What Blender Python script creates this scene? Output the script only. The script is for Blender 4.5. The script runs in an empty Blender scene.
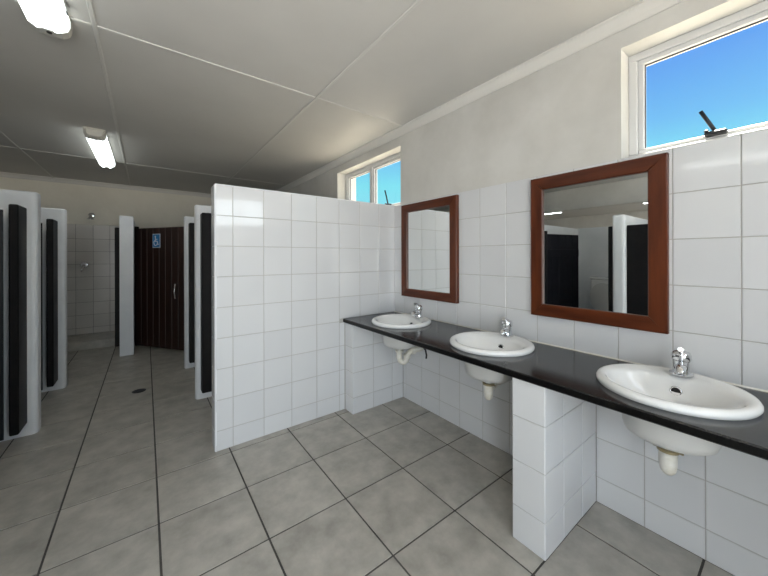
import bpy, bmesh, math, random
from mathutils import Vector, Matrix

random.seed(4)
U = 0.2025                      # metres per wall tile pitch; all coordinates below are in tile pitches
scene = bpy.context.scene
COL = scene.collection

# ------------------------------------------------------------------ camera
YAW, ROLL, FPX = 0.6462, -0.0024, 315.77
CAM = Vector((-9.2308, -11.3943, 6.2663))
cd = bpy.data.cameras.new('camera')
cam = bpy.data.objects.new('camera', cd)
COL.objects.link(cam)
scene.camera = cam
cd.sensor_width = 36.0
cd.lens = FPX * 36.0 / 768.0
cd.shift_y = -(288 - 257.34) / 768.0
cd.clip_start = 0.02
rt = Vector((math.cos(YAW), -math.sin(YAW), 0)); fw = Vector((math.sin(YAW), math.cos(YAW), 0)); up = Vector((0, 0, 1))
r2 = rt * math.cos(ROLL) + up * math.sin(ROLL); u2 = up * math.cos(ROLL) - rt * math.sin(ROLL)
m = Matrix((r2, u2, -fw)).transposed().to_4x4()
m.translation = CAM * U
cam.matrix_world = m

# ------------------------------------------------------------------ colour management, sky, sun, daylight, added fill lamps
scene.view_settings.view_transform = 'Standard'
scene.view_settings.look = 'None'
scene.view_settings.gamma = 1.0
scene.view_settings.use_curve_mapping = False
scene.view_settings.exposure = 0.0
scene.cycles.caustics_reflective = False

w = bpy.data.worlds.new('sky'); scene.world = w; w.use_nodes = True
nt = w.node_tree; nt.nodes.clear()
tc = nt.nodes.new('ShaderNodeTexCoord'); sp = nt.nodes.new('ShaderNodeSeparateXYZ')
rp = nt.nodes.new('ShaderNodeValToRGB'); bg = nt.nodes.new('ShaderNodeBackground'); wo = nt.nodes.new('ShaderNodeOutputWorld')
nt.links.new(tc.outputs['Generated'], sp.inputs[0]); nt.links.new(sp.outputs['Z'], rp.inputs[0])
nt.links.new(rp.outputs[0], bg.inputs[0]); nt.links.new(bg.outputs[0], wo.inputs[0])
cr = rp.color_ramp
cr.elements[0].position = 0.0; cr.elements[0].color = (0.42, 0.85, 1.0, 1)
cr.elements[1].position = 1.0; cr.elements[1].color = (0.06, 0.2, 0.62, 1)
for p, c in ((0.22, (0.27, 0.86, 1.0)), (0.31, (0.20, 0.58, 1.0)), (0.42, (0.14, 0.41, 0.98))):
    e = cr.elements.new(p); e.color = c + (1,)
bg.inputs[1].default_value = 1.0

sl = bpy.data.lights.new('sun', 'SUN'); so = bpy.data.objects.new('sun', sl); COL.objects.link(so)
sl.energy = 36.0; sl.angle = 0.009; sl.color = (1.0, 0.93, 0.82)
so.rotation_euler = Vector((-0.3, -0.05, -0.95)).to_track_quat('-Z', 'Y').to_euler()

def area(name, loc, size, aim, energy, color):      # area lamp standing in for daylight at an opening of the unseen front wall
    l = bpy.data.lights.new(name, 'AREA'); o = bpy.data.objects.new(name, l); COL.objects.link(o)
    l.shape = 'RECTANGLE'; l.size = size[0] * U; l.size_y = size[1] * U
    l.energy = energy; l.color = color
    o.location = Vector(loc) * U
    o.rotation_euler = Vector(aim).to_track_quat('-Z', 'Z').to_euler()
YF = -16.6                                           # inner face of the wall behind the camera
area('daylight_doorway', (-13.6, YF - 1.0, 5.0), (4.4, 9.2), (0, 1, 0), 66, (0.90, 0.955, 1.0))
area('added_tall_fill', (-6.7, YF - 1.0, 6.0), (2.8, 7.0), (0, 1, 0), 19, (0.86, 0.93, 1.0))  # added fill at an invented opening, brightens the divider faces towards the camera
area('daylight_high_window', (-3.0, YF - 1.0, 10.0), (4.0, 2.3), (0, 1, 0), 8, (0.92, 0.97, 1.0))
area('added_far_aisle_fill', (-31.0, YF - 1.0, 5.0), (4.4, 9.2), (0, 1, 0), 70, (1.0, 0.98, 0.95))  # added fill lamp to brighten the far aisle, its doorway is invented

# ------------------------------------------------------------------ materials
def mat(name, col, rough=0.5, metal=0.0, spec=0.5, emit=None, es=0.0):
    mm = bpy.data.materials.new(name); mm.use_nodes = True
    b = mm.node_tree.nodes['Principled BSDF']
    b.inputs['Base Color'].default_value = (*col, 1); b.inputs['Roughness'].default_value = rough
    b.inputs['Metallic'].default_value = metal; b.inputs['Specular IOR Level'].default_value = spec
    if emit:
        b.inputs['Emission Color'].default_value = (*emit, 1); b.inputs['Emission Strength'].default_value = es
    return mm
def N(mm, t, **k):
    n = mm.node_tree.nodes.new(t)
    for a, v in k.items():
        if a in n.inputs: n.inputs[a].default_value = v
        else: setattr(n, a, v)
    return n
def L(mm, a, b): mm.node_tree.links.new(a, b)
def B(mm): return mm.node_tree.nodes['Principled BSDF']
def noise_col(mm, c1, c2, scale=8, detail=6, lo=0.35, hi=0.65, stretch=None, per_object=False, bump=0.0, bscale=None, rough_var=0.0):
    t = N(mm, 'ShaderNodeTexCoord'); src = t.outputs['Object']
    if per_object:
        oi = N(mm, 'ShaderNodeObjectInfo'); ml = N(mm, 'ShaderNodeMath', operation='MULTIPLY'); ml.inputs[1].default_value = 37.0
        ad = N(mm, 'ShaderNodeVectorMath', operation='ADD'); L(mm, oi.outputs['Random'], ml.inputs[0])
        L(mm, src, ad.inputs[0]); L(mm, ml.outputs[0], ad.inputs[1]); src = ad.outputs[0]
    if stretch:
        mp = N(mm, 'ShaderNodeMapping'); mp.inputs['Scale'].default_value = stretch
        L(mm, src, mp.inputs[0]); src = mp.outputs[0]
    n = N(mm, 'ShaderNodeTexNoise', Scale=scale, Detail=detail, Roughness=0.6); L(mm, src, n.inputs['Vector'])
    r = N(mm, 'ShaderNodeValToRGB'); r.color_ramp.elements[0].position = lo; r.color_ramp.elements[1].position = hi
    r.color_ramp.elements[0].color = (*c1, 1); r.color_ramp.elements[1].color = (*c2, 1)
    L(mm, n.outputs['Fac'], r.inputs[0]); L(mm, r.outputs[0], B(mm).inputs['Base Color'])
    if bump:
        n2 = N(mm, 'ShaderNodeTexNoise', Scale=bscale or scale, Detail=3.0); L(mm, src, n2.inputs['Vector'])
        b = N(mm, 'ShaderNodeBump', Strength=bump, Distance=0.01); L(mm, n2.outputs['Fac'], b.inputs['Height'])
        L(mm, b.outputs[0], B(mm).inputs['Normal'])
    return mm
M = {}
M['plaster'] = noise_col(mat('plaster', (.7, .68, .64), .75), (.55, .538, .505), (.64, .628, .597), 2.2, 7, bump=.12, bscale=30)
M['lamplit_cream'] = noise_col(mat('lamplit_cream', (.74, .69, .58), .75), (.77, .73, .63), (.82, .78, .68), 3, 5, bump=.12, bscale=30)  # warm lamp light on the back wall is put into this colour
M['white_paint'] = noise_col(mat('white_paint', (.8, .8, .8), .55), (.74, .755, .775), (.80, .81, .825), 4, 5, bump=.1, bscale=25)
M['ceiling'] = noise_col(mat('ceiling', (.6, .58, .55), .6), (.58, .565, .535), (.62, .605, .572), 1.2, 4)
M['ceil_strip'] = mat('ceil_strip', (.64, .625, .59), .5)
M['cove'] = mat('cove', (.72, .70, .66), .6)
M['tile'] = noise_col(mat('tile', (.8, .8, .8), .07), (.64, .645, .658), (.68, .685, .695), 1.5, 2, per_object=True, bump=.015, bscale=9)
M['shower_tile'] = noise_col(mat('shower_tile', (.6, .57, .53), .15), (.55, .525, .49), (.62, .59, .555), 1.5, 2, per_object=True)
M['grout'] = mat('grout', (.43, .415, .39), .9)
M['dark_grout'] = noise_col(mat('dark_grout', (.06, .058, .054), .9), (.055, .052, .047), (.10, .095, .087), 5, 4)
M['floor'] = noise_col(mat('floor', (.3, .29, .27), .38), (.31, .292, .256), (.50, .473, .42), 8, 10, .3, .7, per_object=True, bump=.1, bscale=40)
M['granite'] = noise_col(mat('granite', (.012, .012, .013), .15), (.004, .004, .005), (.05, .048, .047), 160, 4, .5, .78)
M['granite_edge'] = noise_col(mat('granite_edge', (.006, .006, .006), .3, spec=.2), (.002, .002, .002), (.012, .011, .011), 120, 4, .5, .8)
M['ceramic'] = mat('ceramic', (.87, .87, .86), .06)
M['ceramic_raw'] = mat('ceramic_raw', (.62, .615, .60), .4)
M['chrome'] = mat('chrome', (.75, .76, .78), .08, 1.0)
M['dark'] = mat('dark', (.008, .008, .008), .6)
M['dark_metal'] = mat('dark_metal', (.02, .02, .025), .4, .3)
M['trap'] = noise_col(mat('trap', (.7, .67, .6), .4), (.62, .59, .5), (.76, .74, .69), 20, 3)
M['brass'] = mat('brass', (.35, .29, .17), .4, .6)
M['frame_wood'] = noise_col(mat('frame_wood', (.1, .03, .015), .35, spec=.3), (.045, .009, .003), (.14, .034, .010), 12, 6, .3, .7, stretch=(1, 1, .12))
M['frame_wood_h'] = noise_col(mat('frame_wood_h', (.1, .03, .015), .35, spec=.3), (.045, .009, .003), (.14, .034, .010), 12, 6, .3, .7, stretch=(1, .12, 1))
M['door_wood'] = noise_col(mat('door_wood', (.03, .01, .005), .5), (.012, .0045, .003), (.04, .014, .008), 14, 6, .3, .7, stretch=(1, 1, .08), per_object=True)
M['navy'] = noise_col(mat('navy', (.006, .006, .01), .45, spec=.25), (.004, .004, .007), (.008, .008, .013), 6, 3)
M['jamb'] = noise_col(mat('jamb', (.006, .005, .005), .5, spec=.25), (.004, .0035, .004), (.009, .007, .007), 10, 4)
M['mirror'] = mat('mirror', (.86, .88, .87), .0, 1.0)
M['win_frame'] = mat('win_frame', (.62, .62, .62), .35)
M['gasket'] = mat('gasket', (.02, .02, .03), .6)
M['lamp_body'] = mat('lamp_body', (.55, .54, .49), .4)
M['lamp_glow'] = mat('lamp_glow', (.8, .8, .8), .4, emit=(.93, 1.0, .97), es=2.6)
M['lamp_tube'] = mat('lamp_tube', (.9, .9, .9), .4, emit=(.97, 1.0, 1.0), es=9.0)
M['blue'] = mat('blue', (.03, .24, .55), .4)
M['sign_white'] = mat('sign_white', (.75, .8, .85), .4)
M['ground'] = noise_col(mat('ground', (.5, .42, .3), .9), (.42, .375, .305), (.52, .47, .39), .6, 6)
M['neighbour'] = noise_col(mat('neighbour', (.65, .5, .45), .8), (.62, .5, .46), (.68, .56, .52), 2, 4)
g = bpy.data.materials.new('glass'); g.use_nodes = True; g.node_tree.nodes.clear()
gt = N(g, 'ShaderNodeBsdfTransparent'); gt.inputs[0].default_value = (.96, .98, .98, 1); gg = N(g, 'ShaderNodeBsdfGlossy', Roughness=0.02)
fr = N(g, 'ShaderNodeMath', operation='MULTIPLY_ADD'); fr.inputs[1].default_value = .5; fr.inputs[2].default_value = .03
lw = N(g, 'ShaderNodeLayerWeight', Blend=.5); pw = N(g, 'ShaderNodeMath', operation='POWER'); pw.inputs[1].default_value = 5.0
L(g, lw.outputs['Facing'], pw.inputs[0]); L(g, pw.outputs[0], fr.inputs[0]); mx = N(g, 'ShaderNodeMixShader'); go = N(g, 'ShaderNodeOutputMaterial')
L(g, fr.outputs[0], mx.inputs[0]); L(g, gt.outputs[0], mx.inputs[1]); L(g, gg.outputs[0], mx.inputs[2]); L(g, mx.outputs[0], go.inputs[0])
M['glass'] = g
# floor beyond the cubicles: same tile as a flat pattern
ff = mat('far_floor', (.25, .24, .22), .4)
bt = N(ff, 'ShaderNodeTexBrick', Scale=1.0, offset=0.0); bt.inputs['Mortar Size'].default_value = .006
bt.inputs['Brick Width'].default_value = .4; bt.inputs['Row Height'].default_value = .4
bt.inputs['Color1'].default_value = (.25, .24, .22, 1); bt.inputs['Color2'].default_value = (.27, .26, .24, 1); bt.inputs['Mortar'].default_value = (.05, .05, .05, 1)
tcf = N(ff, 'ShaderNodeTexCoord'); L(ff, tcf.outputs['Object'], bt.inputs['Vector']); L(ff, bt.outputs[0], B(ff).inputs['Base Color'])
M['far_floor'] = ff

# ------------------------------------------------------------------ mesh helpers (coordinates in tile pitches)
def link(name, me, parent=None, loc=(0, 0, 0)):
    o = bpy.data.objects.new(name, me); COL.objects.link(o)
    o.location = Vector(loc) * U
    if parent is not None: o.parent = parent
    return o
def tag(o, label, cat, group=None, kind=None):
    if label: o['label'] = label
    if cat: o['category'] = cat
    if group: o['group'] = group
    if kind: o['kind'] = kind
    return o
def empty(name, loc): return link(name, None, None, loc)
def bm_mesh(bm, mt, smooth=False, name='mesh', angle=None):
    bmesh.ops.scale(bm, vec=(U, U, U), verts=bm.verts)
    bmesh.ops.recalc_face_normals(bm, faces=bm.faces)
    me = bpy.data.meshes.new(name); bm.to_mesh(me); bm.free()
    for x in (mt if isinstance(mt, (list, tuple)) else [mt]): me.materials.append(M[x])
    if smooth:
        for p in me.polygons: p.use_smooth = True
        if angle is not None: me.set_sharp_from_angle(angle=math.radians(angle))
    return me
def add_box(bm, x0, x1, y0, y1, z0, z1, bevel=0.0, seg=1, mi=0):
    vs = [bm.verts.new((x, y, z)) for x in (x0, x1) for y in (y0, y1) for z in (z0, z1)]
    fs = [bm.faces.new([vs[i] for i in f]) for f in ((0, 1, 3, 2), (4, 6, 7, 5), (0, 4, 5, 1), (2, 3, 7, 6), (0, 2, 6, 4), (1, 5, 7, 3))]
    for f in fs: f.material_index = mi
    if bevel:
        es = list({e for f in fs for e in f.edges})
        bmesh.ops.bevel(bm, geom=es, offset=bevel, segments=seg, affect='EDGES', profile=.5)
    return fs
def box(name, mt, parent, x0, x1, y0, y1, z0, z1, bevel=0.0, seg=1, org=(0, 0, 0)):
    bm = bmesh.new(); add_box(bm, x0, x1, y0, y1, z0, z1, bevel, seg)
    return link(name, bm_mesh(bm, mt, bool(bevel) and seg > 1, name, 40), parent, org)
def loft(bm, rings, cap0=False, cap1=False, closed=True):
    rv = [[bm.verts.new(p) for p in r] for r in rings]
    n = len(rv[0])
    for a, b in zip(rv, rv[1:]):
        for i in range(n if closed else n - 1):
            j = (i + 1) % n
            bm.faces.new((a[i], a[j], b[j], b[i]))
    if cap0: bm.faces.new(rv[0][::-1])
    if cap1: bm.faces.new(rv[-1])
def ell(cx, cy, z, rx, ry, n=40): return [(cx + rx * math.cos(2 * math.pi * i / n), cy + ry * math.sin(2 * math.pi * i / n), z) for i in range(n)]
def lathe(bm, prof, cx=0, cy=0, n=24, cap0=True, cap1=True): loft(bm, [ell(cx, cy, z, r, r, n) for r, z in prof], cap0, cap1)
def tube(bm, pts, rad, n=14, caps=True):
    pts = [Vector(p) for p in pts]
    rads = rad if isinstance(rad, (list, tuple)) else [rad] * len(pts)
    rings = []; prev = None
    for i, p in enumerate(pts):
        t = (pts[min(i + 1, len(pts) - 1)] - pts[max(i - 1, 0)]).normalized()
        if prev is None: a = t.orthogonal().normalized()
        else: a = (prev - t * prev.dot(t)).normalized()
        prev = a; b = t.cross(a)
        rings.append([tuple(p + (a * math.cos(2 * math.pi * k / n) + b * math.sin(2 * math.pi * k / n)) * rads[i]) for k in range(n)])
    loft(bm, rings, caps, caps)
def prism(bm, pts, z0, z1):        # outline in xy
    a = [bm.verts.new((x, y, z0)) for x, y in pts]; b = [bm.verts.new((x, y, z1)) for x, y in pts]
    n = len(pts); bm.faces.new(a[::-1]); bm.faces.new(b)
    for i in range(n): bm.faces.new((a[i], a[(i + 1) % n], b[(i + 1) % n], b[i]))

# thin chamfered slab, local normal +Z, origin at the centre of its back
TM = {}
def slab_mesh(wd, ht, th, ch, mt):
    k = (round(wd, 3), round(ht, 3), th, ch, mt)
    if k not in TM:
        bm = bmesh.new(); a, b = wd / 2, ht / 2
        r0 = [(-a, -b, 0), (a, -b, 0), (a, b, 0), (-a, b, 0)]
        r1 = [(x, y, th - ch) for x, y, _ in r0]
        r2 = [(x - math.copysign(ch, x), y - math.copysign(ch, y), th) for x, y, _ in r0]
        loft(bm, [r0, r1, r2], True, True)
        TM[k] = bm_mesh(bm, mt, name='tile')
    return TM[k]
ROT = {'-X': Matrix(((0, 0, -1), (-1, 0, 0), (0, 1, 0))), '-Y': Matrix(((1, 0, 0), (0, 0, -1), (0, 1, 0))),
       '+Y': Matrix(((-1, 0, 0), (0, 0, 1), (0, 1, 0))), '+X': Matrix(((0, 0, 1), (1, 0, 0), (0, 1, 0))), '+Z': Matrix.Identity(3)}
GAP = 0.017
def tiles(parent, face, plane, hs, vs, mt='tile', name='tile', th=.03, ch=.008, gap=GAP, jit=.0025):
    """hs/vs: joint positions along the face's horizontal/vertical; face plane position"""
    for h0, h1 in zip(hs, hs[1:]):
        for v0, v1 in zip(vs, vs[1:]):
            wd, ht = abs(h1 - h0) - gap, abs(v1 - v0) - gap
            if wd < .03 or ht < .03: continue
            hc, vc = (h0 + h1) / 2, (v0 + v1) / 2
            loc = {'X': (plane, hc, vc), 'Y': (hc, plane, vc), 'Z': (hc, vc, plane)}[face[1]]
            o = link(name, slab_mesh(wd, ht, th, ch, mt), parent, loc)
            j = Matrix.Rotation(random.gauss(0, jit), 3, 'X') @ Matrix.Rotation(random.gauss(0, jit), 3, 'Y')
            o.rotation_euler = (ROT[face] @ j).to_euler()
def joints(a, b, off, pitch):      # a<b, joints at off + k*pitch, clipped
    k = math.ceil((a - off) / pitch + 1e-6); out = [a]
    while off + k * pitch < b - 1e-6: out.append(off + k * pitch); k += 1
    return out + [b]

# ------------------------------------------------------------------ the setting
ZC, YB, XL2 = 12.05, 21.15, -41.0
TH = .03                                             # thickness of the wall tile bed
floor = box('floor', 'dark_grout', None, -20.3, 1.1, YF, YB + 1, -.6, -.018)
tag(floor, 'grey stone-look tiled washroom floor with dark joints', 'floor', kind='structure')
FX, FY, FSX, FSY = -10.9504, -.2639, 1.9541, 1.9784
tiles(floor, '+Z', -.018, joints(-20.3, -.0, FX, FSX), joints(YF, YB, FY, FSY), 'floor', 'floor_tile', .018, .005, .044, .0004)
fl2 = box('floor', 'far_floor', None, XL2, -20.3, YF, YB + 1, -.6, 0)
tag(fl2, 'grey tiled floor of the far aisle behind the cubicles', 'floor', kind='structure')

ceil = box('ceiling', 'ceiling', None, XL2 - 1, 1.1, YF - 1, YB + 1, ZC + .06, ZC + .8)
tag(ceil, 'grey painted board ceiling with narrow cover strips', 'ceiling', kind='structure')
cjx = [XL2, -32.5, -26.5, -20.3, -14.53, -10.24, -4.3, 0]
cjy = [YF, -14.8, -.8, 13.4, YB]
for x0, x1 in zip(cjx, cjx[1:]):
    for y0, y1 in zip(cjy, cjy[1:]):
        link('ceiling_board', slab_mesh(x1 - x0 - .03, y1 - y0 - .03, .06, .01, 'ceiling'), ceil, ((x0 + x1) / 2, (y0 + y1) / 2, ZC + .06)).rotation_euler = (math.pi, 0, 0)
for x in cjx[1:-1]: box('cover_strip', 'ceil_strip', ceil, x - .055, x + .055, YF, YB, ZC - .035, ZC + .005, .02)
for y in cjy[1:-1]: box('cover_strip', 'ceil_strip', ceil, XL2, 0, y - .045, y + .045, ZC - .022, ZC + .005, .02)

# right wall with two windows (and the windows' openings)
W1, W2, WZ = (-.42, 5.48), (-14.6, -8.74), (8.64, 11.33)
bm = bmesh.new()
add_box(bm, 0, 1.1, YF - 1, YB + 1, 0, WZ[0]); add_box(bm, 0, 1.1, YF - 1, YB + 1, WZ[1], ZC + .06)
for a, b in ((YF - 1, W2[0]), (W2[1], W1[0]), (W1[1], YB + 1)): add_box(bm, 0, 1.1, a, b, WZ[0], WZ[1])
wall_right = link('wall_right', bm_mesh(bm, 'plaster'))
tag(wall_right, 'white wall with square tiles below and rough plaster above, holding basins and mirrors', 'wall', kind='structure')
bed = box('grout_bed', 'grout', wall_right, -TH * .55, 0.0, YF, -.0, 0, 8.64)
ZR = [.0, .644, 1.644, 2.644, 3.644]
P0, P1 = (-.6, 0.), (-8.2, -7.47)                  # tiled piers under the counter
XT = 0.0
tiles(wall_right, '-X', XT, joints(YF, 0, -.68, 1), [3.75, 4.644, 5.644, 6.644, 7.644, 8.644])
tiles(wall_right, '-X', XT, joints(P1[1], P0[0], -.78, 1), ZR[:-1] + [3.59])
tiles(wall_right, '-X', XT, joints(YF, P1[0], -.18, 1), ZR[:-1] + [3.59])

# other walls
bm = bmesh.new(); add_box(bm, XL2 - 1, 1.1, YB, YB + 1, 0, ZC + .06)
wall_back = link('wall_back', bm_mesh(bm, 'lamplit_cream')); tag(wall_back, 'plain plaster wall behind the shower and cubicles, lamp warmth put into its colour', 'wall', kind='structure')
box('grout_bed', 'dark_grout', wall_back, -20.3, -10.0, YB - .02, YB, .55, 8.79)
tiles(wall_back, '-Y', YB, joints(-17.0, -10.57, -12.43, .96), [.55] + [7.71 - .955 * k for k in range(7, -1, -1)] + [8.79], 'shower_tile')
bm = bmesh.new(); add_box(bm, XL2 - 1, XL2, YF - 1, YB + 1, 0, ZC + .06)
wall_left = link('wall_left', bm_mesh(bm, 'plaster')); tag(wall_left, 'plain plaster wall of the far aisle', 'wall', kind='structure')
HW = (-5.0, -1.0)
bm = bmesh.new(); xa = XL2 - 1
for x0, x1, z0, z1 in ((-33.2, -28.8, 0, 9.6), (-15.8, -11.4, 0, 9.6), (-8.1, -5.3, 2.4, 9.6), (HW[0], HW[1], 8.8, 11.2)):   # openings; the far-aisle one and the tall one are added for fill light
    add_box(bm, xa, x0, YF - 1, YF, 0, ZC + .06); add_box(bm, x0, x1, YF - 1, YF, z1, ZC + .06)
    if z0 > 0: add_box(bm, x0, x1, YF - 1, YF, 0, z0)
    xa = x1
add_box(bm, xa, 0, YF - 1, YF, 0, ZC + .06)
wall_front = link('wall_front', bm_mesh(bm, 'plaster')); tag(wall_front, 'plaster wall with the entrance doorway, a high window and two openings added for fill light', 'wall', kind='structure')
bm = bmesh.new(); add_box(bm, -20.6, -20.1, YF, YB, 0, 8.66, .03)
o = link('wall_cubicle_back', bm_mesh(bm, 'white_paint')); tag(o, 'low white wall closing the backs of the left cubicles', 'wall', kind='structure')
bm = bmesh.new(); add_box(bm, -20.9, -19.9, YF, YB, 10.3, ZC, .03)
o = link('wall_beam', bm_mesh(bm, 'plaster')); tag(o, 'plaster ceiling beam running over the left cubicles', 'beam', kind='structure')

# coving
def coving(name, pts_fn, length_axis, a, b, label):
    bm = bmesh.new(); prof = [(0, .30), (0, 0), (.035, 0), (.07, .045), (.10, .11), (.15, .18), (.20, .235), (.26, .26), (.26, .30)]
    loft(bm, [[pts_fn(d, h, t) for d, h in prof] for t in (a, b)], True, True)
    o = link(name, bm_mesh(bm, 'cove')); tag(o, label, 'coving', kind='structure')
coving('trim_1', lambda d, h, t: (-d, t, ZC - .30 + h), 'Y', YF, YB, 'pale moulded coving where the tiled basin wall meets the ceiling')
coving('trim_2', lambda d, h, t: (t, YB - d, ZC - .30 + h), 'X', XL2, 0, 'pale moulded coving along the top of the back wall')

# windows
def window(name, y0, y1, mull, label):
    root = empty(name, (.55, (y0 + y1) / 2, WZ[0])); tag(root, label, 'window', kind='structure')
    oy = (y0 + y1) / 2; z1 = WZ[1] - WZ[0]; h = (y1 - y0) / 2
    def bar(nm, a, b, c, d, x0=0., x1=.35, bv=.015, mt='win_frame'):
        return box(nm, mt, root, x0, x1, a, b, c, d, bv)
    f = .18
    bar('frame', -h, h, z1 - f, z1); bar('frame', -h, h, 0, f); bar('frame', -h, -h + f, f, z1 - f); bar('frame', h - f, h, f, z1 - f)
    edges = [-h + f] + [x for mm in mull for x in (mm - oy - .1, mm - oy + .1)] + [h - f]
    for mm in mull: bar('mullion', mm - oy - .1, mm - oy + .1, f, z1 - f)
    for a, b in zip(edges[::2], edges[1::2]):
        s = .115
        sash = bar('sash', a, b, z1 - f - s, z1 - f, .05, .28); bar('sash', a, b, f, f + s, .05, .28)
        bar('sash', a, a + s, f + s, z1 - f - s, .05, .28); bar('sash', b - s, b, f + s, z1 - f - s, .05, .28)
        for q in ((a + s, b - s, z1 - f - s - .02, z1 - f - s), (a + s, b - s, f + s, f + s + .008), (a + s, a + s + .014, f + s, z1 - f - s), (b - s - .014, b - s, f + s, z1 - f - s)):
            bar('gasket', *q, .14, .18, 0, 'gasket')
        bar('pane', a + s, b - s, f + s, z1 - f - s, .15, .17, 0, 'glass')
    return root
def stay(root, y, z, tilt, ln):
    bm = bmesh.new(); add_box(bm, -.14, .06, -.17, .17, -.01, .07, .02); add_box(bm, -.14, -.05, .1, .17, .06, .12, .015)
    b = link('stay_bracket', bm_mesh(bm, 'dark_metal'), root, (0, y, z))
    bm = bmesh.new(); tube(bm, [(-.06, 0, .05), (-.12, math.sin(tilt) * ln * .5, .05 + ln * .5 * math.cos(tilt)), (-.2, math.sin(tilt) * ln, .05 + ln * math.cos(tilt))], .035, 8)
    link('stay_arm', bm_mesh(bm, 'dark_metal', True), b)
w2 = window('window_2', W2[0], W2[1], [(W2[0] + W2[1]) / 2], 'large high window above the near mirror with blue sky')
w1 = window('window_1', W1[0], W1[1], [2.72], 'two-pane high window seen over the tiled partition wall')
stay(w2, -10.28 - (W2[0] + W2[1]) / 2, .24, .42, .52)
stay(w1, 1.15 - (W1[0] + W1[1]) / 2, .24, .1, .7)
hw = empty('window_3', ((HW[0] + HW[1]) / 2, YF - .5, 8.8)); tag(hw, 'high window in the wall beside the entrance doorway', 'window', kind='structure')
for q in ((-2, 2, 0, .15), (-2, 2, 2.25, 2.4), (-2, -1.85, .15, 2.25), (1.85, 2, .15, 2.25), (-.08, .08, .15, 2.25)):
    box('frame', 'win_frame', hw, q[0], q[1], -.1, .1, q[2], q[3], .015)

# tiled partition beside the basins
XP = -7.45
bm = bmesh.new(); add_box(bm, XP + TH, 0, TH, .62, 0, 8.63, .02)
part = link('wall_partition', bm_mesh(bm, 'white_paint')); tag(part, 'tall free-ended partition wall covered in white square tiles', 'wall', kind='structure')
box('grout_bed', 'grout', part, XP + TH * 1.5, 0, TH * .45, TH, 0, 8.61)
zrow = [0] + [.644 + k for k in range(8)] + [8.64]
pj = joints(XP + .0, -.0, -6.924, 1.0)
tiles(part, '-Y', TH, pj[:-3], zrow)
# right of the basin counter: above and below it
tiles(part, '-Y', TH, [pj[-4]] + pj[-3:], [3.75] + zrow[4 + 1:])
tiles(part, '-Y', TH, [pj[-4], -2.68], zrow[:4] + [3.59])
box('edge_trim', 'white_paint', part, XP, XP + TH * 1.5, 0.0, .62, 0, 8.645, .01)
tiles(part, '-X', XP, [.02, .6], zrow, th=.02)
box('capping', 'white_paint', part, XP, 0, 0, .62, 8.63, 8.665, .012)

# tiled piers that carry the counter
def pier(name, y0, y1, x0, label, side_rows, sidejoints, faces):
    root = empty(name, (x0, (y0 + y1) / 2, 0)); tag(root, label, 'pier', kind=None)
    oy = (y0 + y1) / 2; h = (y1 - y0) / 2
    box('core', 'grout', root, TH * .5, -x0 - TH, -h + (TH * .5 if '-Y' in faces else 0), h - (TH * .5 if '+Y' in faces else 0), 0, 3.585)
    tiles(root, '-X', TH, [-h, h], side_rows)
    if '-Y' in faces: tiles(root, '-Y', -h + TH, [v - x0 for v in sidejoints], side_rows)
    if '+Y' in faces: tiles(root, '+Y', h - TH, [v - x0 for v in sidejoints], side_rows)
    return root
pier('support_pier', P1[0], P1[1], -2.69, 'slim white tiled pier under the counter between the middle and near basins', [0, .76, 1.77, 2.75, 3.585], [-2.69, -1.84, -.86, -TH], ('-Y', '+Y'))
pier('support_pier', P0[0], P0[1] - .001, -2.66, 'white tiled pier under the counter end against the partition', [0, .644, 1.644, 2.644, 3.585], [-2.66, -1.65, -.64, -TH], ('-Y',))

# cubicle dividers
def divider(name, x0, x1, y, th, zt, label, jambs, rnd):
    bm = bmesh.new(); add_box(bm, x0, x1, y, y + th, 0, zt)
    es = [e for e in bm.edges if abs((e.verts[0].co - e.verts[1].co).z) > 1 and all(abs(v.co.x - rnd) < 1e-4 for v in e.verts)]
    bmesh.ops.bevel(bm, geom=es, offset=.16, segments=5, affect='EDGES', profile=.5)
    es = [e for e in bm.edges if all(v.co.z > zt - 1e-4 for v in e.verts)]
    bmesh.ops.bevel(bm, geom=es, offset=.06, segments=3, affect='EDGES', profile=.5)
    o = link(name, bm_mesh(bm, 'white_paint', True, name, 50)); tag(o, label, 'divider wall', kind='structure')
    for (a, b, c, d, e, f) in jambs: box('jamb', 'jamb', o, a, b, c, d, e, f, .03)
    return o
DX = -12.33
for i, (y, lb) in enumerate(((10.0, 'white rounded divider wall of the cubicle next to the shower'), (5.1, 'white rounded divider wall in front of the one next to the shower'),
                             (.0, 'white divider wall opposite the far basin'), (-5.42, 'white divider wall reflected in the mirror below the large window'), (-10.4, 'white divider wall beside the entrance'))):
    divider('wall_divider', -20.1, DX, y, .62, 8.64, lb, [(-12.8, -12.58, y - .95, y, .45, 8.04), (-12.9, -12.62, y + .62, y + .9, .45, 8.04)], DX)
for y, lb in ((4.7, 'white divider wall of the cubicle row behind the tiled partition'), (9.6, 'white divider wall nearest the brown door')):
    divider('wall_divider', -7.49, 0, y, .5, 8.62, lb, [(-7.3, -6.9, y - .5, y, .4, 8.22)], -7.49)
far = divider('wall_divider', -10.57, -9.87, 14.75, YB - 14.75, 8.97, 'white wall end standing between the shower and the brown door', [], 99)

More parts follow.
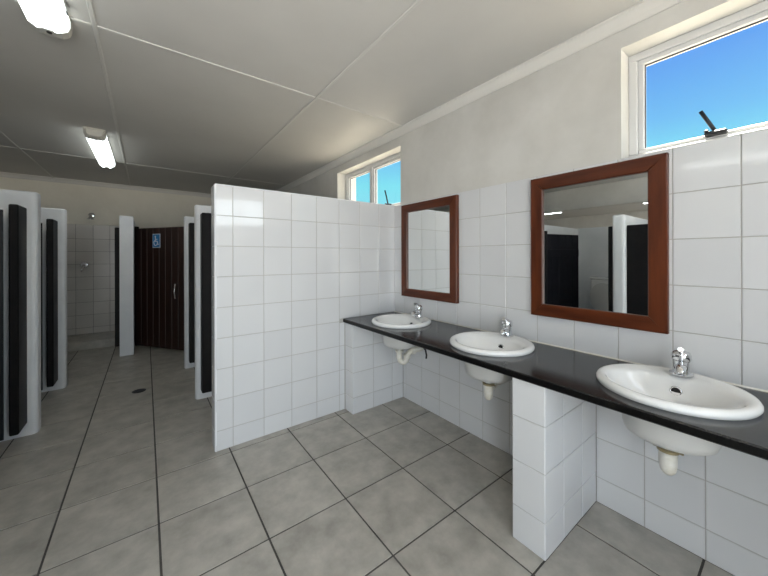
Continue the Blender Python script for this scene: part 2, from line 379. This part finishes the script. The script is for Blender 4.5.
# dark cubicle doors, ajar inwards
def cubicle_door(n, hx, hy, ang, ln, label):
    root = empty('door_%d' % n, (hx, hy, 0)); tag(root, label, 'door', kind='structure')
    root.rotation_euler = (0, 0, ang)
    nb = 5
    for k in range(nb): box('board', 'navy', root, k * ln / nb + .012, (k + 1) * ln / nb - .012, -.09, .09, .3, 7.86, .012)
    box('ledge', 'navy', root, .1, ln - .1, .09, .17, 1.6, 2.1, .01); box('ledge', 'navy', root, .1, ln - .1, .09, .17, 6.3, 6.8, .01)
    bm = bmesh.new(); add_box(bm, ln - .5, ln - .2, -.16, -.09, 3.9, 4.2, .02); link('bolt', bm_mesh(bm, 'chrome'), root)
for n, (y, lb) in enumerate(((10.0, 'dark cubicle door ajar beside the shower'), (5.1, 'dark cubicle door ajar behind the second rounded divider'),
                             (.0, 'dark cubicle door standing open and reflected in the mirror below the large window'), (-5.42, 'dark cubicle door ajar beside the entrance'))):
    cubicle_door(n + 2, -12.97, y - .62, math.pi + math.radians(14), 3.4, lb)

# brown accessible-toilet door on the diagonal
A, Bp = Vector((-9.8, 17.18)), Vector((-7.1, 13.23))
ang = math.atan2((Bp - A).y, (Bp - A).x); ln = (Bp - A).length
d1 = empty('door_1', (A.x, A.y, 0)); d1.rotation_euler = (0, 0, ang); tag(d1, 'dark brown plank door with a blue wheelchair sign', 'door', kind='structure')
nb = 8
for k in range(nb): box('plank', 'door_wood', d1, .1 + k * (ln - .1) / nb + .008, .1 + (k + 1) * (ln - .1) / nb - .008, -.1, .1, .12, 8.34, .02)
box('jamb', 'jamb', d1, -.3, .05, -.13, .2, .05, 8.5, .02)
bm = bmesh.new(); hp = [(4.17, -.12, 3.55), (4.17, -.3, 3.6), (4.17, -.36, 4.05), (4.17, -.3, 4.5), (4.17, -.12, 4.56)]
tube(bm, hp, .045, 10)
link('handle', bm_mesh(bm, 'chrome', True), d1)
# wheelchair sign
sg = empty('wheelchair_sign', (0, 0, 0)); tag(sg, 'small blue sign with a white wheelchair symbol on the brown door', 'sign')
sx, sz = 2.22, 7.44
dirv = (Bp - A).normalized(); nrm = Vector((dirv.y, -dirv.x))
if nrm.y > 0: nrm = -nrm
loc2 = A + dirv * sx + nrm * .115
sg.location = Vector((loc2.x, loc2.y, sz)) * U
sg.rotation_euler = (0, 0, ang); sg.scale = (.84, 1, .9)
box('border', 'sign_white', sg, -.43, .43, -.015, .0, -.53, .53)
pl = box('panel', 'blue', sg, -.38, .38, -.03, -.014, -.48, .48)
bm = bmesh.new()
def flat(pts, y0=-.045, y1=-.028):
    a = [bm.verts.new((x, y0, z)) for x, z in pts]; b = [bm.verts.new((x, y1, z)) for x, z in pts]; n = len(pts)
    bm.faces.new(a); bm.faces.new(b[::-1])
    for i in range(n): bm.faces.new((a[i], b[i], b[(i + 1) % n], a[(i + 1) % n]))
def stroke(p, q, t=.035):
    p, q = Vector(p), Vector(q); d = (q - p).normalized(); s = Vector((-d.y, d.x)) * t
    flat([tuple(p + s), tuple(p - s), tuple(q - s), tuple(q + s)])
flat([(-.08 + .065 * math.cos(t * math.pi / 6), .32 + .065 * math.sin(t * math.pi / 6)) for t in range(12)])
stroke((-.08, .26), (-.06, -.06)); stroke((-.07, .1), (.14, .1)); stroke((-.06, -.05), (.15, -.05)); stroke((.14, -.05), (.22, -.3)); stroke((.21, -.3), (.29, -.28))
arc = [(-.05 + .2 * math.cos(t), -.16 + .2 * math.sin(t)) for t in [math.radians(120 + i * 22) for i in range(11)]]
for p, q in zip(arc, arc[1:]): stroke(p, q, .03)
link('wheelchair_symbol', bm_mesh(bm, 'sign_white'), pl)

# shower
stp = box('shower_step', 'floor', None, -20.1, -10.57, 18.1, YB, 0, .55, .02); tag(stp, 'low tiled step of the shower floor', 'step', kind='structure')
pst = box('shower_post', 'jamb', None, -10.98, -10.58, 17.7, 18.06, .02, 8.42, .03); tag(pst, 'dark narrow post beside the white wall end at the shower entrance', 'post')
sh = empty('wall_shower', (-12.51, YB, 9.4)); tag(sh, 'small chrome shower head fixed high above the shower tiles', 'shower head')
bm = bmesh.new(); lathe(bm, [(.2, 0), (.2, .03), (.12, .06)], n=18); o = link('wall_flange', bm_mesh(bm, 'chrome', True, angle=40), sh, (0, 0, .1)); o.rotation_euler = (math.pi / 2, 0, 0)
bm = bmesh.new(); tube(bm, [(0, 0, .1), (0, -.3, .14), (0, -.5, .1), (0, -.62, -.02)], .07, 10); link('arm', bm_mesh(bm, 'chrome', True), sh)
bm = bmesh.new(); lathe(bm, [(.08, .05), (.12, -.05), (.22, -.22), (.22, -.26), (.18, -.27)], 0, -.64, 18); link('rose', bm_mesh(bm, 'chrome', True, angle=40), sh)
sv = empty('shower_valve', (-12.91, YB - TH, 5.75)); tag(sv, 'round chrome shower mixer on the tiled shower wall', 'valve')
bm = bmesh.new(); lathe(bm, [(.24, 0), (.24, .04), (.2, .1)], n=24); o = link('cover_plate', bm_mesh(bm, 'chrome', True, angle=40), sv); o.rotation_euler = (math.pi / 2, 0, 0)
bm = bmesh.new(); tube(bm, [(0, -.05, 0), (0, -.3, 0)], .16, 16); link('cartridge', bm_mesh(bm, 'chrome', True, angle=40), sv)
bm = bmesh.new(); tube(bm, [(0, -.25, 0), (-.1, -.34, -.3), (-.14, -.36, -.5)], [.08, .06, .05], 10); link('lever', bm_mesh(bm, 'chrome', True), sv)

# floor drain
dr = empty('floor_drain', (-9.5, 7.43, 0)); tag(dr, 'small dark round drain set in the aisle floor', 'drain')
bm = bmesh.new(); lathe(bm, [(.27, .001), (.27, .012), (.22, .02), (.22, .006)], n=24, cap0=False); link('rim', bm_mesh(bm, 'dark_metal'), dr)
for k in range(5): box('bar', 'dark_metal', dr, -.2, .2, -.16 + k * .08 - .025, -.16 + k * .08 + .025, .004, .016)

# ------------------------------------------------------------------ counter with basin cut-outs
BX, BA, BB, BOX = -1.33, 1.15, 1.15, [-2.02, -5.99, -9.87]     # basin centre x, half length, half depth, centres
CZ0, CZ1, CXF = 3.59, 3.75, -2.75
root = empty('counter', (CXF, -7, CZ0)); tag(root, 'long polished black granite counter carrying the three white basins', 'counter')
bm = bmesh.new()
def quad(a, b, c, d, mi=0): f = bm.faces.new([bm.verts.new(p) for p in (a, b, c, d)]); f.material_index = mi
YE = -14.4; YS = -.002; XW = -.03; EB = .025
HA, HB = .98, .94; HXC = BX - .06
cuts = [YS]
for y in BOX: cuts += [y + 1.2, y - 1.2]
cuts += [YE]
def rect(y1, y0, z):
    quad((CXF + EB, y0, z), (XW, y0, z), (XW, y1, z), (CXF + EB, y1, z))
for a, b in zip(cuts[::2], cuts[1::2]): rect(a, b, CZ1); rect(a, b, CZ0)
for yc in BOX:
    y0, y1 = yc - 1.2, yc + 1.2
    angs = [2 * math.pi * i / 64 for i in range(64)]
    for cx_, cy_ in ((CXF + EB, y0), (XW, y0), (XW, y1), (CXF + EB, y1)): angs.append(math.atan2(cy_ - yc, cx_ - HXC) % (2 * math.pi))
    angs = sorted(set(round(t, 5) for t in angs))
    inn, out = [], []
    for t in angs:
        c_, s_ = math.cos(t), math.sin(t)
        inn.append((HXC + HB * c_, yc + HA * s_))
        k = min([((XW - HXC) / c_) if c_ > 1e-9 else 1e9, ((CXF + EB - HXC) / c_) if c_ < -1e-9 else 1e9, (1.2 / abs(s_)) if abs(s_) > 1e-9 else 1e9])
        out.append((HXC + k * c_, yc + k * s_))
    n = len(angs)
    for i in range(n):
        j = (i + 1) % n
        for z in (CZ0, CZ1): quad((*inn[i], z), (*out[i], z), (*out[j], z), (*inn[j], z))
        quad((*inn[i], CZ0), (*inn[j], CZ0), (*inn[j], CZ1), (*inn[i], CZ1))
# front edge with a small rounded arris, and the ends
prof = [(CXF + EB, CZ1), (CXF + EB * .3, CZ1 - EB * .3), (CXF, CZ1 - EB), (CXF, CZ0 + EB), (CXF + EB, CZ0)]
for k, ((xa, za), (xb, zb)) in enumerate(zip(prof, prof[1:])): quad((xa, YE, za), (xb, YE, zb), (xb, YS, zb), (xa, YS, za), 1 if k >= 2 else 0)
for y in (YS, YE): quad((CXF + EB, y, CZ0), (XW, y, CZ0), (XW, y, CZ1), (CXF + EB, y, CZ1)); quad((CXF, y, CZ0 + EB), (CXF + EB, y, CZ0), (CXF + EB, y, CZ1), (CXF, y, CZ1 - EB))
bmesh.ops.remove_doubles(bm, verts=bm.verts, dist=1e-4)
bmesh.ops.translate(bm, vec=(-CXF, 7, -CZ0), verts=bm.verts)
link('slab', bm_mesh(bm, ['granite', 'granite_edge']), root)
bm = bmesh.new(); tube(bm, [(-.012, YS, CZ1), (-.012, YE, CZ1)], .028, 8); bmesh.ops.translate(bm, vec=(-CXF - .02, 7, -CZ0), verts=bm.verts)
link('sealant_bead', bm_mesh(bm, 'trap', True), root)

# basins
def basin_mesh():
    bm = bmesh.new(); n = 64
    rings = [(0, 1.13, 1.13, .0), (0, 1.15, 1.15, .035), (0, 1.148, 1.148, .075), (0, 1.12, 1.12, .115), (0, 1.07, 1.07, .132), (0, 1.02, 1.01, .128),
             (-.07, .985, .90, .11), (-.11, .955, .80, .085), (-.12, .93, .755, .03), (-.12, .87, .71, -.08), (-.12, .72, .60, -.22), (-.12, .65, .55, -.38), (-.12, .56, .47, -.54), (-.12, .44, .37, -.65), (-.11, .28, .25, -.71), (-.1, .1, .1, -.74)]
    loft(bm, [ell(dx, 0, z, rx, ry, n) for dx, ry, rx, z in rings], False, True)
    return bm_mesh(bm, 'ceramic', True, 'bowl')
def under_mesh():
    bm = bmesh.new(); n = 56
    rings = [(-.1, .955, .80, -.01), (-.1, .82, .70, -.14), (-.1, .74, .64, -.28), (-.1, .70, .61, -.5), (-.1, .685, .60, -.72), (-.1, .655, .57, -.82), (-.1, .57, .5, -.875), (-.1, .3, .27, -.9), (-.1, .09, .09, -.91)]
    loft(bm, [ell(dx, 0, z, rx, ry, n) for dx, ry, rx, z in rings], False, True)
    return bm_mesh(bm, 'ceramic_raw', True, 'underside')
BM_, UM_ = basin_mesh(), under_mesh()
bm = bmesh.new(); lathe(bm, [(.11, -.735), (.13, -.728), (.12, -.71), (.05, -.715)], -.1, 0, 20); DM_ = bm_mesh(bm, 'chrome', True)
bm = bmesh.new(); lathe(bm, [(.1, 0), (.1, .02), (.075, .035), (.07, .0)], n=20, cap0=False, cap1=False); OR_ = bm_mesh(bm, 'chrome', True)
bm = bmesh.new(); lathe(bm, [(.085, .0), (.085, .012)], n=20); OH_ = bm_mesh(bm, 'dark')
bnames = ['white oval basin next to the tiled partition', 'white oval basin in the middle of the black counter', 'white oval basin nearest the large window']
def make_basin(i):
    r = empty('basin', (BX, BOX[i], CZ1)); tag(r, bnames[i], 'basin', 'basins set in the black counter')
    bw = link('bowl', BM_, r); link('underside', UM_, r); link('drain', DM_, bw)
    o = link('overflow_hole', OH_, bw, (.525, 0, -.17)); o.rotation_euler = (0, math.radians(-72), 0)
    o2 = link('overflow_ring', OR_, bw, (.53, 0, -.17)); o2.rotation_euler = (0, math.radians(-72), 0)
for i in range(3): make_basin(i)

# taps
def tap_parts():
    P = {}
    bm = bmesh.new(); lathe(bm, [(.17, 0), (.17, .03), (.13, .045), (.115, .1), (.11, .26), (.125, .29)], n=22); P['body'] = bm_mesh(bm, 'chrome', True, angle=40)
    bm = bmesh.new(); tube(bm, [(-.05, 0, .15), (-.2, 0, .2), (-.38, 0, .23), (-.45, 0, .21), (-.475, 0, .15)], [.085, .08, .075, .07, .065], 14); P['spout'] = bm_mesh(bm, 'chrome', True, angle=60)
    bm = bmesh.new(); lathe(bm, [(.12, .29), (.14, .31), (.142, .4), (.12, .46), (.06, .49)], n=22); P['cap'] = bm_mesh(bm, 'chrome', True, angle=50)
    bm = bmesh.new(); tube(bm, [(.02, 0, .45), (-.12, 0, .52), (-.3, 0, .57)], [.06, .05, .045], 12); P['lever'] = bm_mesh(bm, 'chrome', True, angle=60)
    return P
TP = tap_parts()
for i, (tx, ty, s, lb) in enumerate(((-.52, -2.15, 1, 'chrome mixer tap on the basin next to the partition'), (-.42, -5.95, 1, 'chrome mixer tap on the middle basin'), (-.52, -9.9, 1, 'chrome mixer tap on the basin nearest the large window'))):
    r = empty('mixer_tap', (tx, ty, CZ1 + .118)); tag(r, lb, 'tap', 'mixer taps on the basins'); r.rotation_euler = (0, 0, (.35, .3, .15)[i])
    r.scale = (1.12, 1.12, 1.0)
    bd = link('body', TP['body'], r); link('spout', TP['spout'], bd); cp = link('cap', TP['cap'], r); link('lever', TP['lever'], cp)

# traps under the basins
def trap(i, kind, lb):
    z = CZ1 - .92
    r = empty('waste_trap', (BX - .1, BOX[i], z)); tag(r, lb, 'waste trap')
    bm = bmesh.new(); lathe(bm, [(.15, -.002), (.15, -.03), (.1, -.05), (.1, -.16)], n=20); link('outlet_flange', bm_mesh(bm, 'trap', True, angle=40), r)
    bm = bmesh.new(); lathe(bm, [(.15, -.14), (.165, -.15), (.165, -.19), (.15, -.2)], n=20)
    add_box(bm, -.02, .02, -.22, .22, -.19, -.15, .01); link('lock_ring', bm_mesh(bm, 'brass' if kind != 'u' else 'trap', False), r)
    if kind == 'u':
        bm = bmesh.new()
        tube(bm, [(0, 0, -.15), (0, 0, -.42), (.02, -.02, -.53), (.07, -.07, -.6), (.14, -.13, -.6), (.19, -.18, -.53), (.21, -.2, -.42), (.23, -.22, -.3), (.3, -.28, -.2), (.45, -.36, -.13), (1.38, -.6, -.04)], .105, 14)
        link('bend', bm_mesh(bm, 'trap', True), r)
        bm = bmesh.new(); tube(bm, [(.34, -.31, -.17), (.46, -.365, -.125)], .15, 14); tube(bm, [(.21, -.2, -.4), (.225, -.215, -.31)], .14, 14); link('union_nut', bm_mesh(bm, 'trap', False), r)
        bm = bmesh.new(); tube(bm, [(.62, -.62, .05), (.7, -.72, -.1), (.72, -.75, -.3), (.7, -.75, -.42)], .035, 8); link('overflow_hose', bm_mesh(bm, 'dark_metal', True), r)
        bm = bmesh.new(); lathe(bm, [(.16, 0), (.16, .03), (.1, .05)], n=18); o = link('wall_rose', bm_mesh(bm, 'trap', True, angle=40), r, (1.38, -.6, -.04)); o.rotation_euler = (0, -math.pi / 2, 0)
    else:
        bm = bmesh.new(); lathe(bm, [(.135, -.2), (.14, -.3), (.135, -.45), (.115, -.56), (.07, -.62), (.02, -.635)], n=22); cu = link('cup', bm_mesh(bm, 'trap', True), r)
        bm = bmesh.new(); tube(bm, [(.08, .02, -.3), (.4, .06, -.3), (BX * -1 + .06, .1, -.3)], .085, 12); link('outlet_pipe', bm_mesh(bm, 'trap', True), r)
        bm = bmesh.new(); tube(bm, [(.15, .03, -.3), (.27, .045, -.3)], .12, 14); link('union_nut', bm_mesh(bm, 'trap', False), cu)
trap(0, 'u', 'white plastic U-bend trap under the basin next to the partition')
trap(1, 'b', 'white plastic bottle trap under the middle basin beside the tiled pier')
trap(2, 'b', 'white plastic bottle trap under the basin nearest the large window')

# mirrors
def mirror(y0, y1, z0, z1, lb, grp=None):
    r = empty('wall_mirror', (-TH, (y0 + y1) / 2, z0)); tag(r, lb, 'mirror', 'wood framed mirrors')
    h = (y1 - y0) / 2; H = z1 - z0; f = .34; t = .15
    def rail(pts, mt):
        # pts outline (y,z) outer-outer-inner-inner, profiled: chamfer on the inner side
        bm = bmesh.new()
        ctr = Vector((sum(p[0] for p in pts) / 4, sum(p[1] for p in pts) / 4))
        r0 = [(0, y, z) for y, z in pts]; r1 = [(-t + .02, y, z) for y, z in pts]
        r2 = []
        for y, z in pts:
            v = Vector((y, z)); v = v + (ctr - v) * .0
            r2.append((-t, v.x, v.y))
        # pull long edges in slightly for an arris
        n_out = (Vector(pts[0]) + Vector(pts[1])) / 2 - (Vector(pts[2]) + Vector(pts[3])) / 2
        n_out = n_out.normalized() * .02
        r2 = [(x, y - (n_out.x if k < 2 else -n_out.x), z - (n_out.y if k < 2 else -n_out.y)) for k, (x, y, z) in enumerate(r2)]
        loft(bm, [r0, r1, r2], True, True)
        link('frame_rail', bm_mesh(bm, mt), r)
    e = .003
    rail([(-h + e, 0), (h - e, 0), (h - f - e, f), (-h + f + e, f)], 'frame_wood_h')
    rail([(-h + e, H), (h - e, H), (h - f - e, H - f), (-h + f + e, H - f)], 'frame_wood_h')
    rail([(-h, e), (-h, H - e), (-h + f, H - f - e), (-h + f, f + e)], 'frame_wood')
    rail([(h, e), (h, H - e), (h - f, H - f - e), (h - f, f + e)], 'frame_wood')
    box('glass', 'mirror', r, -.07, -.01, -h + f - .05, h - f + .05, f - .05, H - f + .05)
mirror(-3.78, -.655, 4.565, 8.555, 'wood framed mirror next to the partition, reflecting white tiles')
mirror(-9.625, -6.565, 4.575, 8.54, 'wood framed mirror below the large window, reflecting dark cubicle doors')

# fluorescent ceiling lights
def lamp(x, y0, y1, lb):
    r = empty('ceiling_light', (x, (y0 + y1) / 2, ZC)); tag(r, lb, 'light', 'fluorescent ceiling lights')
    h = (y1 - y0) / 2
    def half(bm, a, b, wd, z0, z1, taper=0):
        def ring(y, s): return [(wd * s * cx, y, z0 + (z1 - z0) * cz * (.35 + .65 * s)) for cx, cz in ((-1, 0), (-1, .45), (-.88, .8), (-.6, 1), (.6, 1), (.88, .8), (1, .45), (1, 0))]
        rr = [ring(a, 1), ring(b, 1)]
        if taper: rr = [ring(a - taper, .72)] + rr if taper > 0 else rr + [ring(b - taper, .72)]
        loft(bm, rr, True, True)
    bm = bmesh.new(); add_box(bm, -.38, .38, -h + .05, h - .05, -.09, 0, .03); hs = link('housing', bm_mesh(bm, 'lamp_body'), r)
    bm = bmesh.new(); half(bm, -h + .45, h - .45, .37, -.09, -.42); df = link('diffuser', bm_mesh(bm, 'lamp_glow'), r)
    for s in (-1, 1):
        bm = bmesh.new()
        if s < 0: half(bm, -h + .2, -h + .45, .375, -.09, -.42, .18)
        else: half(bm, h - .45, h - .2, .375, -.09, -.42, -.18)
        ec = link('end_cap', bm_mesh(bm, 'lamp_body'), r)
        for q in (-.39, .39):
            box('clip', 'chrome', hs, q - .02, q + .02, s * (h - 1.0) - .08, s * (h - 1.0) + .08, -.2, -.02)
        bm = bmesh.new(); lathe(bm, [(.05, -.435), (.05, -.42)], 0, s * (h - .33), 12); link('screw_hole', bm_mesh(bm, 'dark'), ec)
    for q in (-.15, .15):
        bm = bmesh.new(); tube(bm, [(q, -h + .5, -.4), (q, h - .5, -.4)], .07, 10); link('tube', bm_mesh(bm, 'lamp_tube', True), df)
lamp(-11.05, 7.5, 13.75, 'lit fluorescent ceiling light above the aisle towards the shower')
lamp(-11.05, -7.1, -.3, 'lit fluorescent ceiling light above the cubicle doors near the entrance')
lamp(-17.3, -13.4, -6.8, 'lit fluorescent ceiling light above the cubicles by the entrance')
lamp(-30.8, 5.6, 12.2, 'lit fluorescent light over the far aisle, seen in the mirror')
lamp(-30.8, -8.0, -1.3, 'lit fluorescent light over the far aisle near the entrance end')

# toilet in the open cubicle (seen in the mirror)
t = empty('toilet', (-20.1, -2.15, 0)); tag(t, 'white toilet with raised lid in the open cubicle', 'toilet')
bm = bmesh.new(); add_box(bm, .05, 1.0, -.9, .9, 2.6, 4.5, .12, 3); ci = link('cistern', bm_mesh(bm, 'ceramic', True, angle=40), t)
bm = bmesh.new(); add_box(bm, .02, 1.05, -.95, .95, 4.5, 4.68, .06, 2); link('cistern_lid', bm_mesh(bm, 'ceramic', True, angle=40), ci)
bm = bmesh.new(); loft(bm, [ell(1.5, 0, 0, .8, .5, 32), ell(1.5, 0, .7, .62, .42, 32), ell(1.9, 0, 1.5, 1.0, .75, 32), ell(2.0, 0, 1.95, 1.15, .9, 32), ell(2.0, 0, 1.95, .9, .68, 32), ell(2.0, 0, 1.4, .6, .45, 32)], True, True); pn = link('pan', bm_mesh(bm, 'ceramic', True, angle=60), t)
bm = bmesh.new(); loft(bm, [ell(2.0, 0, 1.97, 1.17, .92, 32), ell(2.0, 0, 2.07, 1.15, .9, 32), ell(2.0, 0, 2.07, .82, .6, 32), ell(2.0, 0, 1.97, .82, .6, 32)]); link('seat', bm_mesh(bm, 'ceramic', True, angle=40), pn)
bm = bmesh.new(); rr = [(y, z + 3.15) for y, z in [(.88 * math.cos(k * math.pi / 16), 1.1 * math.sin(k * math.pi / 16)) for k in range(32)]]
loft(bm, [[(1.08 + (z - 2.05) * -.0, y, z) for y, z in rr], [(1.2, y, z) for y, z in rr]], True, True); link('lid', bm_mesh(bm, 'ceramic_raw', True, angle=40), t)

# ------------------------------------------------------------------ outside
bm = bmesh.new(); add_box(bm, -160, 300, -260, 260, -3, -2.2)
o = link('ground', bm_mesh(bm, 'ground')); tag(o, 'sunlit sandy ground outside the windows', 'ground', kind='structure')
bm = bmesh.new(); add_box(bm, 2.2, 6.0, 13.0, 20, -2.2, 13.5); nb_ = link('neighbouring_building', bm_mesh(bm, 'neighbour'))
tag(nb_, 'pale pink outside wall corner seen through the two-pane window', 'building')
